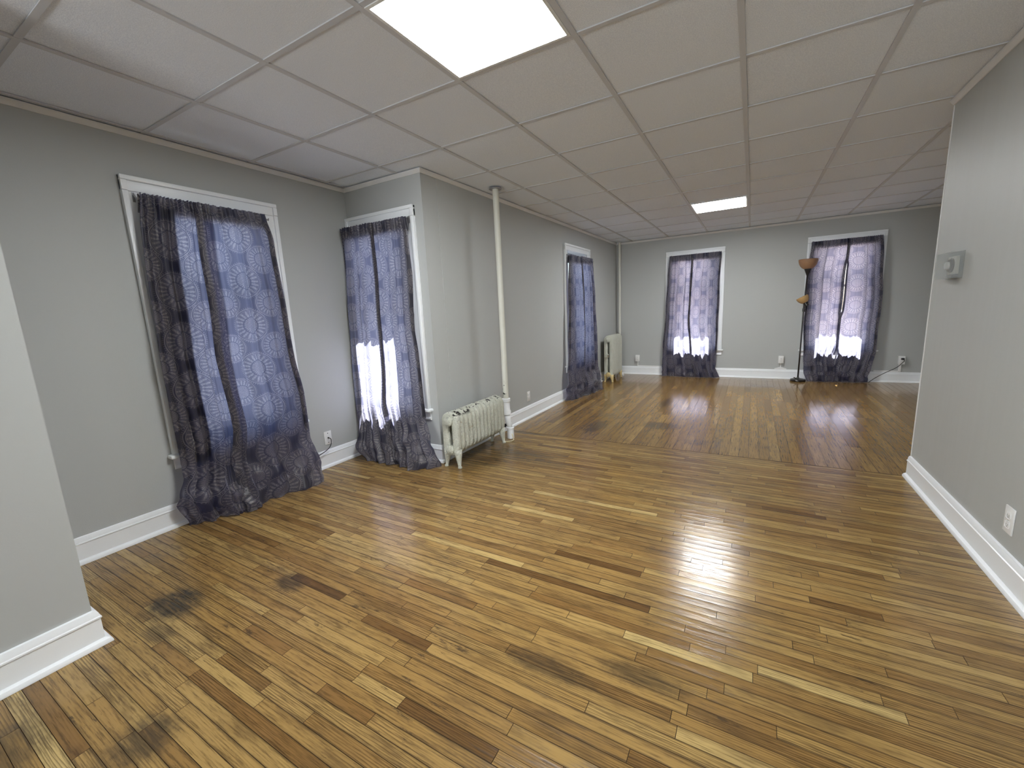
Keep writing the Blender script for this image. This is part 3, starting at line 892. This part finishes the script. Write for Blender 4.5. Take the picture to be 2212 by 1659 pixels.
# window 2
L = sh([(2.056, -3.118), (1.868, -3.122), (1.509, -3.132), (0.792, -3.16), (0.446, -3.16), (0.14, -3.081), (0.053, -3.041), (0.01, -2.99)], .985, .092)
C = sh([(1.956, -2.737), (1.582, -2.734), (1.18, -2.743), (0.805, -2.748), (0.519, -2.77), (0.2, -2.68), (0.034, -2.58)], .985, .092)
R = sh([(2.05, -2.365), (1.905, -2.355), (1.509, -2.355), (1.142, -2.361), (0.982, -2.345), (0.65, -2.325), (0.407, -2.318), (0.217, -2.25), (0.05, -2.17)], .985, .092)
panel(F_W2, L, mid(C, 0.018), full=1.35, fl=0.8, ex=2.8, dbot= (0.22, 0.24, 0.22), rodz=2.026, seed=5, label='left panel of the curtain in the alcove corner, hem against the side wall', front=0.014, nfold=3.0, amp=0.9, amin=X1 + 0.012, uvoff=(0.05, 0.0))
panel(F_W2, mid(C, -0.018), R, full=1.35, fl=0.8, ex=2.8, dbot= (0.22, 0.26, 0.13), rodz=2.026, seed=12, label='right panel of the alcove curtain, its hem fanning out toward the low white radiator', front=0.0, nfold=3.2, amp=0.9, uvoff=(0.11, 0.20))
rod(F_W2, -3.06, -2.345, 2.026, 'thin metal rod across the alcove window beside the wall corner')
# window 3
L = [(2.0, 3.60), (1.5, 3.575), (0.75, 3.52), (0.3, 3.45), (0.03, 3.40)]
R = [(2.03, 4.46), (1.5, 4.52), (0.774, 4.555), (0.303, 4.58), (0.027, 4.42)]
C = [(2.0, 4.0), (1.0, 4.02), (0.03, 3.9)]
panel(F_MAIN, L, mid(C, 0.018), full=1.5, dbot= (0.07, 0.16, 0.19), rodz=1.962, seed=21, label='nearer panel of the curtain on the long wall, left of the tall radiator', front=0.0, nfold=3.0, amp=1.1, uvoff=(0.13, 0.05))
panel(F_MAIN, mid(C, -0.018), R, full=1.5, dbot= (0.19, 0.18, 0.25), rodz=1.972, seed=25, label='farther panel of the long-wall curtain, its hem reaching toward the tall radiator', front=0.012, nfold=4.2, amp=1.3, uvoff=(0.02, 0.16))
rod(F_MAIN, 3.64, 4.56, 1.967, 'thin metal rod of the curtain on the long wall near the tall radiator')
# window 4
L = [(2.074, -1.176), (1.712, -1.206), (1.165, -1.225), (0.546, -1.26), (0.024, -1.275)]
C = [(1.97, -0.82), (0.992, -0.85), (0.4, -0.80), (0.021, -0.70)]
R = [(2.073, -0.384), (1.417, -0.387), (0.84, -0.389), (0.452, -0.401), (0.17, -0.404), (0.01, -0.335)]
panel(F_BACK, L, mid(C, 0.018), full=1.4, dbot= (0.11, 0.13, 0.14), rodz=2.044, seed=31, label='left panel of the curtain on the back wall nearer the tall radiator', front=0.0, nfold=3.6, amp=1.0, uvoff=(0.03, 0.11))
panel(F_BACK, mid(C, -0.018), R, full=1.4, dbot= (0.14, 0.14, 0.11), rodz=2.044, seed=34, label='right panel of the back-wall curtain between the two surface outlets', front=0.013, nfold=3.6, amp=1.0, uvoff=(0.17, 0.03))
rod(F_BACK, -1.165, -0.418, 2.044, 'thin metal rod of the back-wall window nearer the corner pipe')
# window 5: the panels part slightly along the middle
L = [(2.076, 0.815), (1.839, 0.79), (1.365, 0.785), (0.906, 0.783), (0.409, 0.801), (0.155, 0.818), (0.012, 0.858)]
CL = [(2.08, 1.265), (1.80, 1.257), (1.72, 1.242), (1.599, 1.236), (1.056, 1.222), (0.95, 1.232), (0.52, 1.22), (0.44, 1.196), (0.28, 1.190), (0.22, 1.21), (0.012, 1.21)]
CR = [(2.08, 1.225), (1.80, 1.225), (1.72, 1.244), (1.599, 1.242), (1.056, 1.228), (0.95, 1.205), (0.52, 1.195), (0.44, 1.214), (0.28, 1.206), (0.22, 1.18), (0.012, 1.18)]
R = [(2.073, 1.619), (1.753, 1.644), (1.34, 1.666), (1.005, 1.672), (0.73, 1.658), (0.431, 1.655), (0.257, 1.629), (0.086, 1.60)]
panel(F_BACK, L, CL, (0.17, 0.16, 0.13), 2.046, 41, 'left panel of the curtain behind the floor lamp', 0.0, 3.2, 1.0, uvoff=(0.09, 0.02))
panel(F_BACK, CR, R, (0.13, 0.13, 0.09), 2.046, 47, 'right panel of the curtain by the plugged-in back-wall outlet', 0.006, 3.2, 1.0, uvoff=(0.0, 0.17))
rod(F_BACK, 0.835, 1.605, 2.046, 'thin metal rod of the back-wall window behind the floor lamp')

# ------------------------------------------------------------------ cast-iron radiators
def radiator(xc, y0, y1, n, z0, z1, wc, rp, mat, label, foot_mat):
    root = empty('radiator', (xc, (y0 + y1) / 2, 0))
    tag(root, label, 'radiator', 'painted cast iron radiators')
    pitch = (y1 - y0) / n
    hw, zt_, zb_ = wc, z1 - rp, z0 + rp
    path = []
    K = 10; cr = hw * 0.95
    for cx_, cz_, a0 in ((hw - cr, zt_ - cr, 0), (-hw + cr, zt_ - cr, PI / 2), (-hw + cr, zb_ + cr, PI), (hw - cr, zb_ + cr, 1.5 * PI)):
        for i in range(K + 1):
            a = a0 + PI / 2 * i / K
            path.append((cx_ + cr * math.cos(a), cz_ + cr * math.sin(a)))
    # straight runs of the columns, subdivided
    full = []
    for i, p in enumerate(path):
        q = path[(i + 1) % len(path)]; full.append(p)
        d = math.hypot(q[0] - p[0], q[1] - p[1])
        if d > 0.05:
            for k in range(1, 5): full.append((p[0] + (q[0] - p[0]) * k / 5, p[1] + (q[1] - p[1]) * k / 5))
    bm = bmn(); SEG = 14; rings = []
    for i, p in enumerate(full):
        q0, q1 = full[i - 1], full[(i + 1) % len(full)]
        tx, tz = q1[0] - q0[0], q1[1] - q0[1]; l = math.hypot(tx, tz); nx, nz = tz / l, -tx / l
        ring = []
        for k in range(SEG):
            a = 2 * PI * k / SEG
            c_, s_ = math.cos(a), math.sin(a)
            e = 0.52
            cx_ = math.copysign(abs(c_) ** e, c_) * rp; sy_ = math.copysign(abs(s_) ** e, s_) * pitch * 0.45
            if c_ < 0: cx_ *= 0.8
            ring.append(bm.verts.new((p[0] + nx * cx_, sy_, p[1] + nz * cx_)))
        rings.append(ring)
    for i in range(len(rings)):
        A, B = rings[i], rings[(i + 1) % len(rings)]
        for k in range(SEG): bm.faces.new((A[k], A[(k + 1) % SEG], B[(k + 1) % SEG], B[k]))
    bmesh.ops.recalc_face_normals(bm, faces=bm.faces[:])
    me = bpy.data.meshes.new('radiator_section'); bm.to_mesh(me); bm.free(); me.shade_smooth(); me.materials.append(M[mat])
    for k in range(n):
        o = bpy.data.objects.new('section', me); COL.objects.link(o); o.parent = root
        o.location = (0, y0 + pitch * (k + .5) - (y0 + y1) / 2, 0); ORI[o.name] = Vector((xc, y0 + pitch * (k + .5), 0))
    for ya in (y0, y1):
        sg = -1 if ya == y0 else 1
        for zz, rr_, m_ in ((z1 - 0.075, 0.040, mat), (z0 + 0.055, 0.038, foot_mat)):
            bm = bmn(); lathe(bm, [(rr_ * 0.85, -0.03), (rr_, 0.0), (rr_, 0.010), (rr_ * 0.75, 0.018), (rr_ * 0.3, 0.021)], (xc, ya + sg * 0.002, zz), (0, sg, 0), 20)
            auto(mk('end_cap', bm, M[m_], root))
        for sx_ in (-1, 1):
            x0_ = xc + sx_ * (wc + 0.005); yy = ya - sg * pitch * 0.5
            bm = bmn()
            tube(bm, [(x0_, yy, z0 + 0.05), (x0_ + sx_ * 0.004, yy, z0), (x0_ + sx_ * 0.010, yy + sg * .004, z0 * 0.55), (x0_ + sx_ * 0.014, yy + sg * .008, 0.018), (x0_ + sx_ * 0.018, yy + sg * .010, 0.008), (x0_ + sx_ * 0.018, yy + sg * .010, 0.0005)], [0.034, 0.030, 0.020, 0.013, 0.017, 0.017], 12)
            mk('leg', bm, M[foot_mat], root, smooth=True)
    return root
r1 = radiator(-2.045, 0.735, 1.50, 13, 0.105, 0.478, 0.047, 0.037, 'radiator', 'low ornate radiator with black paint chips along its crest, under the near pipe', 'radiator')
r2 = radiator(-1.995, 5.02, 5.62, 10, 0.078, 0.795, 0.042, 0.035, 'radiator2', 'tall narrow cream radiator in the far corner with yellowed feet', 'yellowed')
bm = bmn(); lathe(bm, [(0.007, 0), (0.012, 0.006), (0.014, 0.02), (0.014, 0.045), (0.010, 0.055), (0.004, 0.058)], (-1.995, 5.005, 0.43), (0.15, -0.35, 0.9), 14)
tube(bm, [(-1.995, 5.05, 0.425), (-1.995, 5.0, 0.43)], 0.006, 8)
tag(mk('air_vent', bm, M['chrome'], r2, smooth=True), 'chrome air vent')
bm = bmn(); lathe(bm, [(0.013, 0), (0.017, 0.004), (0.017, 0.02), (0.021, 0.024), (0.021, 0.034), (0.012, 0.04), (0.008, 0.055)], (-1.90, 5.60, 0.02), (0, 0, 1), 14)
tube(bm, [(-1.90, 5.60, 0.05), (-1.97, 5.60, 0.075)], 0.014, 10)
tag(mk('valve', bm, M['plate'], r2, smooth=True), 'white shut-off valve at the floor')

# ------------------------------------------------------------------ steam pipes
PX, PY = -2.018, 1.64
p1 = empty('steam_pipe', (PX, PY, 0))
tag(p1, 'near white riser pipe with flaked paint, standing at the end of the low radiator', 'pipe')
bm = bmn(); lathe(bm, [(0.0285, 0.40), (0.0285, 1.2), (0.0285, H - 0.004)], (PX - 0.008, PY, 0), seg=24); auto(mk('riser', bm, M['pipe_chip'], p1))
bm = bmn(); lathe(bm, [(0.030, 0), (0.058, 0.001), (0.060, 0.005), (0.052, 0.010), (0.032, 0.013)], (PX - 0.008, PY, H - 0.0135), seg=28); auto(mk('ceiling_flange', bm, M['metal'], p1))
bm = bmn(); lathe(bm, [(0.030, 0.245), (0.043, 0.250), (0.043, 0.285), (0.036, 0.295), (0.034, 0.375), (0.042, 0.382), (0.042, 0.412), (0.030, 0.416)], (PX - 0.006, PY, 0), seg=24); auto(mk('coupling', bm, M['trim'], p1))
bm = bmn(); tube(bm, [(PX - 0.004, PY, 0.25), (PX + 0.008, PY, 0.18), (PX + 0.024, PY, 0.10)], 0.029, 20); mk('lower_pipe', bm, M['trim'], p1, smooth=True)
bm = bmn(); lathe(bm, [(0.031, 0.0), (0.041, 0.003), (0.041, 0.020), (0.031, 0.024)], (PX + 0.022, PY, 0.098), (0.15, 0, 1), 24); auto(mk('collar', bm, M['trim'], p1))
bm = bmn(); lathe(bm, [(0.034, 0.002), (0.034, 0.10)], (PX + 0.028, PY, 0), seg=24); auto(mk('floor_sleeve', bm, M['trim'], p1))
bm = bmn(); tube(bm, [(PX - 0.02, PY, 0.13), (PX - 0.05, PY - 0.03, 0.13), (PX - 0.05, PY - 0.10, 0.14)], 0.018, 12); tag(mk('feed_elbow', bm, M['blackp'], p1, smooth=True), 'black bare iron elbow feeding the radiator')
pts = bez((PX + 0.055, PY - 0.02, 0.055), (PX + 0.075, PY - 0.02, -0.02), (PX + 0.15, PY - 0.10, 0.008), (PX + 0.03, PY - 0.15, 0.007), 18)
bm = bmn(); tube(bm, [Vector((p.x, p.y, max(p.z, 0.007))) for p in pts], 0.0045, 8)
tag(mk('cable', bm, M['cream'], smooth=True), 'short cream cable looping on the floor around the foot of the near pipe', 'cable')
p2 = empty('steam_pipe', (-2.04, 5.90, 0))
tag(p2, 'far thin white riser pipe in the room corner behind the tall radiator', 'pipe')
bm = bmn(); lathe(bm, [(0.021, 0.01), (0.021, 1.2), (0.021, H - 0.004)], (-2.04, 5.90, 0), seg=18); auto(mk('riser', bm, M['pipe'], p2))
bm = bmn(); lathe(bm, [(0.022, 0), (0.045, 0.001), (0.045, 0.005), (0.024, 0.010)], (-2.04, 5.90, H - 0.0105), seg=20); auto(mk('ceiling_flange', bm, M['crown'], p2))

# ------------------------------------------------------------------ outlets, plates, cords
def duplex(fr, a, z, label, depth=0.006, raceway=None, plugged=False, d0=0.0005):
    root = empty('wall_outlet', fr.p(a, 0, z)); tag(root, label, 'outlet', 'white duplex outlets')
    if depth > 0.02:
        bm = bmn(); box(bm, a - 0.034, a + 0.034, d0, depth, z - 0.056, z + 0.056, fr, 0.003); auto(mk('surface_box', bm, M['plate'], root))
        d0 = depth
    pd = d0 + 0.006
    bm = bmn(); box(bm, a - 0.036, a + 0.036, d0, pd, z - 0.059, z + 0.059, fr, 0.0022); auto(mk('cover_plate', bm, M['plate'], root))
    for s_ in (-1, 1):
        bm = bmn(); box(bm, a - 0.017, a + 0.017, pd - 0.001, pd + 0.002, z + s_ * 0.021 - 0.0145, z + s_ * 0.021 + 0.0145, fr, 0.004)
        R_ = auto(mk('socket', bm, M['plate'], root))
        bm = bmn()
        for da in (-0.0065, 0.0065): box(bm, a + da - 0.0012, a + da + 0.0012, pd + 0.0018, pd + 0.0024, z + s_ * 0.021 - 0.003, z + s_ * 0.021 + 0.006, fr)
        lathe(bm, [(0.0028, 0), (0.0028, 0.0006)], fr.p(a, pd + 0.0018, z + s_ * 0.021 - 0.008), fr.D, 10)
        mk('slots', bm, M['greyslot'], R_)
    bm = bmn(); lathe(bm, [(0.003, 0), (0.003, 0.0008), (0.001, 0.0012)], fr.p(a, pd, z), fr.D, 10); mk('screw', bm, M['greyslot'], root)
    if raceway:
        bm = bmn(); raceway(bm); auto(mk('raceway', bm, M['plate'], root))
    return root
duplex(F_MAIN, 2.43, 0.265, 'flush outlet low on the long wall, between the near pipe and the long-wall curtain')
duplex(F_RIGHT, -0.61, 0.286, 'outlet low on the right-hand wall close to the camera, above its baseboard')
def rw1(bm):
    box(bm, -1.727 - 0.007, -1.727 + 0.007, 0.0005, 0.012, 0.166, 0.249, F_BACK)
    box(bm, -1.734, -1.245, 0.0005, 0.012, 0.153, 0.166, F_BACK)
duplex(F_BACK, -1.727, 0.305, 'surface outlet beside the tall radiator, its thin raceway turning along the baseboard', 0.042, rw1)
def rw2(bm):
    box(bm, 0.526 - 0.007, 0.526 + 0.007, 0.0005, 0.012, 0.175, 0.259, F_BACK)
    prism_pts = [(0.445, 0.153), (0.607, 0.153), (0.607, 0.165), (0.545, 0.185), (0.507, 0.185), (0.445, 0.165)]
    v0 = [bm.verts.new(F_BACK.p(a, 0.0005, z)) for a, z in prism_pts]; v1 = [bm.verts.new(F_BACK.p(a, 0.016, z)) for a, z in prism_pts]
    n_ = len(v0)
    for i in range(n_): bm.faces.new((v0[i], v0[(i + 1) % n_], v1[(i + 1) % n_], v1[i]))
    bm.faces.new(v0); bm.faces.new(v1[::-1])
duplex(F_BACK, 0.526, 0.315, 'surface outlet between the back-wall windows, left of the floor lamp, with a flared raceway foot', 0.042, rw2)
def rw3(bm):
    box(bm, 1.965 - 0.014, 1.965 + 0.014, 0.0005, 0.015, 0.158, 0.272, F_BACK)
    box(bm, 1.68, 1.951, 0.0005, 0.012, 0.153, 0.172, F_BACK)
duplex(F_BACK, 1.97, 0.33, 'surface outlet at the far end of the back wall with a black plug in it', 0.045, rw3)
cdr = empty('power_cord', F_BACK.p(1.97, 0.06, 0.33)); tag(cdr, 'dark cord sagging from the far back-wall outlet down behind the curtain hem', 'cord')
bm = bmn(); box(bm, 1.957, 1.992, 0.0545, 0.082, 0.338, 0.362, F_BACK, 0.004); tag(auto(mk('plug', bm, M['blackp'], cdr)), 'black plug')
pts = [F_BACK.p(*q) for q in ((1.985, 0.078, 0.342), (1.990, 0.092, 0.325), (1.965, 0.10, 0.296))] + bez(F_BACK.p(1.955, 0.10, 0.285), F_BACK.p(1.90, 0.11, 0.19), F_BACK.p(1.78, 0.12, 0.185), F_BACK.p(1.61, 0.15, 0.012), 18)
bm = bmn(); tube(bm, pts, 0.0042, 8); mk('cable', bm, M['blackp'], cdr, smooth=True)

root = empty('cable_plate', F_W1.p(0.355, 0, 0.256)); tag(root, 'white cable plate with a centre jack beside the nearest window curtain', 'wall plate')
bm = bmn(); box(bm, 0.355 - 0.036, 0.355 + 0.036, 0.0005, 0.0065, 0.197, 0.315, F_W1, 0.0022); auto(mk('cover_plate', bm, M['plate'], root))
for z_ in (0.297, 0.215):
    bm = bmn(); lathe(bm, [(0.0042, 0), (0.0042, 0.0012), (0.002, 0.002)], F_W1.p(0.355, 0.0065, z_), F_W1.D, 10); mk('screw', bm, M['slot'], root)
bm = bmn(); lathe(bm, [(0.0065, 0), (0.0065, 0.008), (0.005, 0.012)], F_W1.p(0.355, 0.0065, 0.256), F_W1.D, 12); mk('jack', bm, M['slot'], root)
pts = [F_W1.p(0.355, 0.014, 0.256), F_W1.p(0.356, 0.03, 0.254)] + bez(F_W1.p(0.357, 0.04, 0.248), F_W1.p(0.36, 0.05, 0.17), F_W1.p(0.28, 0.07, 0.165), F_W1.p(0.12, 0.10, 0.150), 18)
bm = bmn(); tube(bm, pts, 0.0035, 8)
tag(mk('coaxial_cable', bm, M['blackp'], origin=F_W1.p(0.355, 0.02, 0.256), smooth=True), 'thin black cable curving from the cable plate behind the nearest curtain', 'cable')

# ------------------------------------------------------------------ thermostat in its clear guard
ya, yb, z0, z1, dp = -1.655, -1.44, 1.343, 1.487, 0.056
th = empty('thermostat', F_RIGHT.p((ya + yb) / 2, 0, (z0 + z1) / 2)); tag(th, 'thermostat under a clear locking guard on the right wall', 'thermostat')
bm = bmn(); box(bm, ya - 0.004, yb + 0.004, 0.0005, 0.006, z0 - 0.004, z1 + 0.004, F_RIGHT, 0.002); mk('back_plate', bm, M['guard'], th)
bm = bmn()
t_ = 0.0025
box(bm, ya, yb, dp - t_, dp, z0, z1, F_RIGHT)
box(bm, ya, yb, 0.0061, dp - t_, z1 - t_, z1, F_RIGHT); box(bm, ya, yb, 0.0061, dp - t_, z0, z0 + t_, F_RIGHT)
box(bm, ya, ya + t_, 0.0061, dp - t_, z0 + t_, z1 - t_, F_RIGHT); box(bm, yb - t_, yb, 0.0061, dp - t_, z0 + t_, z1 - t_, F_RIGHT)
tag(mk('guard_cover', bm, M['guard'], th), 'clear plastic cover')
bm = bmn(); box(bm, -1.59, -1.475, 0.0062, 0.024, z0 + 0.022, z1 - 0.022, F_RIGHT, 0.004); auto(mk('body', bm, M['thermo'], th))
bm = bmn(); lathe(bm, [(0.040, 0), (0.040, 0.006), (0.034, 0.010), (0.034, 0.014)], F_RIGHT.p(-1.525, 0.024, 1.415), F_RIGHT.D, 28); auto(mk('dial_ring', bm, M['dial'], th))
bm = bmn(); lathe(bm, [(0.022, 0), (0.022, 0.010), (0.018, 0.014)], F_RIGHT.p(-1.525, 0.038, 1.415), F_RIGHT.D, 24); auto(mk('dial', bm, M['plate'], th))
bm = bmn(); box(bm, -1.57, -1.49, 0.0062, 0.03, z0 + 0.006, z0 + 0.018, F_RIGHT, 0.002); auto(mk('lock', bm, M['dial'], th))

# ------------------------------------------------------------------ floor lamp
LX, LY = 0.752, 5.82
lp = empty('floor_lamp', (LX, LY, 0)); tag(lp, 'slender black floor lamp with a brown bowl shade and smaller tan side shade', 'floor lamp')
bm = bmn(); lathe(bm, [(0.098, 0.001), (0.104, 0.008), (0.104, 0.020), (0.094, 0.034), (0.060, 0.042), (0.020, 0.048), (0.014, 0.060)], (LX, LY, 0), seg=36); auto(mk('base', bm, M['bronze'], lp))
bm = bmn(); tube(bm, [(LX - 0.02, LY - 0.05, 0.040), (LX - 0.05, LY - 0.06, 0.062), (LX - 0.06, LY - 0.06, 0.066)], 0.006, 8); mk('cord_stub', bm, M['blackp'], lp, smooth=True)
tx = LX + 0.026
bm = bmn(); tube(bm, [(LX, LY, 0.05), (LX + 0.006, LY, 0.5), (LX + 0.011, LY, 1.1), (tx, LY, 1.60)], 0.0105, 12); mk('pole', bm, M['bronze'], lp, smooth=True)
bm = bmn(); lathe(bm, [(0.013, 1.59), (0.018, 1.61), (0.035, 1.655), (0.045, 1.685), (0.045, 1.69)], (tx, LY, 0), seg=24); auto(mk('socket_cup', bm, M['bronze'], lp))
def bowl(center, axis, R, hgt, name, mat, label):
    prof = []
    n_ = 12
    for i in range(n_ + 1):
        a = (0.28 + 0.72 * i / n_) * PI / 2
        prof.append((R * math.sin(a), hgt * (1 - math.cos(a))))
    inner = [(max(r_ - 0.004, 0.001), h_ + 0.003) for r_, h_ in prof]
    bm = bmn(); lathe(bm, prof + inner[::-1], center, axis, 32, cap=False)
    # close the foot of the bowl
    bm.verts.ensure_lookup_table()
    bm.faces.new([bm.verts[k] for k in range(32)][::-1])
    return tag(mk(name, bm, M[mat], lp, smooth=True), label)
bowl((tx, LY, 1.672), (0, 0, 1), 0.122, 0.150, 'lamp_shade', 'shade_brown', 'brown translucent bowl shade')
ax_ = Vector((-0.47, 0.03, 0.88)).normalized()
c0_ = Vector((LX + 0.024, LY - 0.05, 1.188))
bowl(tuple(c0_), tuple(ax_), 0.080, 0.105, 'lamp_shade', 'shade_tan', 'tan bowl shade tilted sideways')
bm = bmn(); lathe(bm, [(0.030, -0.012), (0.032, -0.01), (0.032, 0.03), (0.026, 0.034)], tuple(c0_ - ax_ * 0.028), tuple(ax_), 20); auto(mk('side_socket', bm, M['bronze'], lp))
bm = bmn(); tube(bm, [(LX + 0.011, LY, 1.115), (LX + 0.022, LY - 0.01, 1.12), tuple(c0_ - ax_ * 0.03)], 0.007, 8); mk('side_arm', bm, M['bronze'], lp, smooth=True)
bm = bmn(); lathe(bm, [(0.012, 0), (0.017, 0.003), (0.017, 0.05), (0.012, 0.053)], (LX + 0.012, LY, 1.06), seg=14); auto(mk('clamp', bm, M['bronze'], lp))
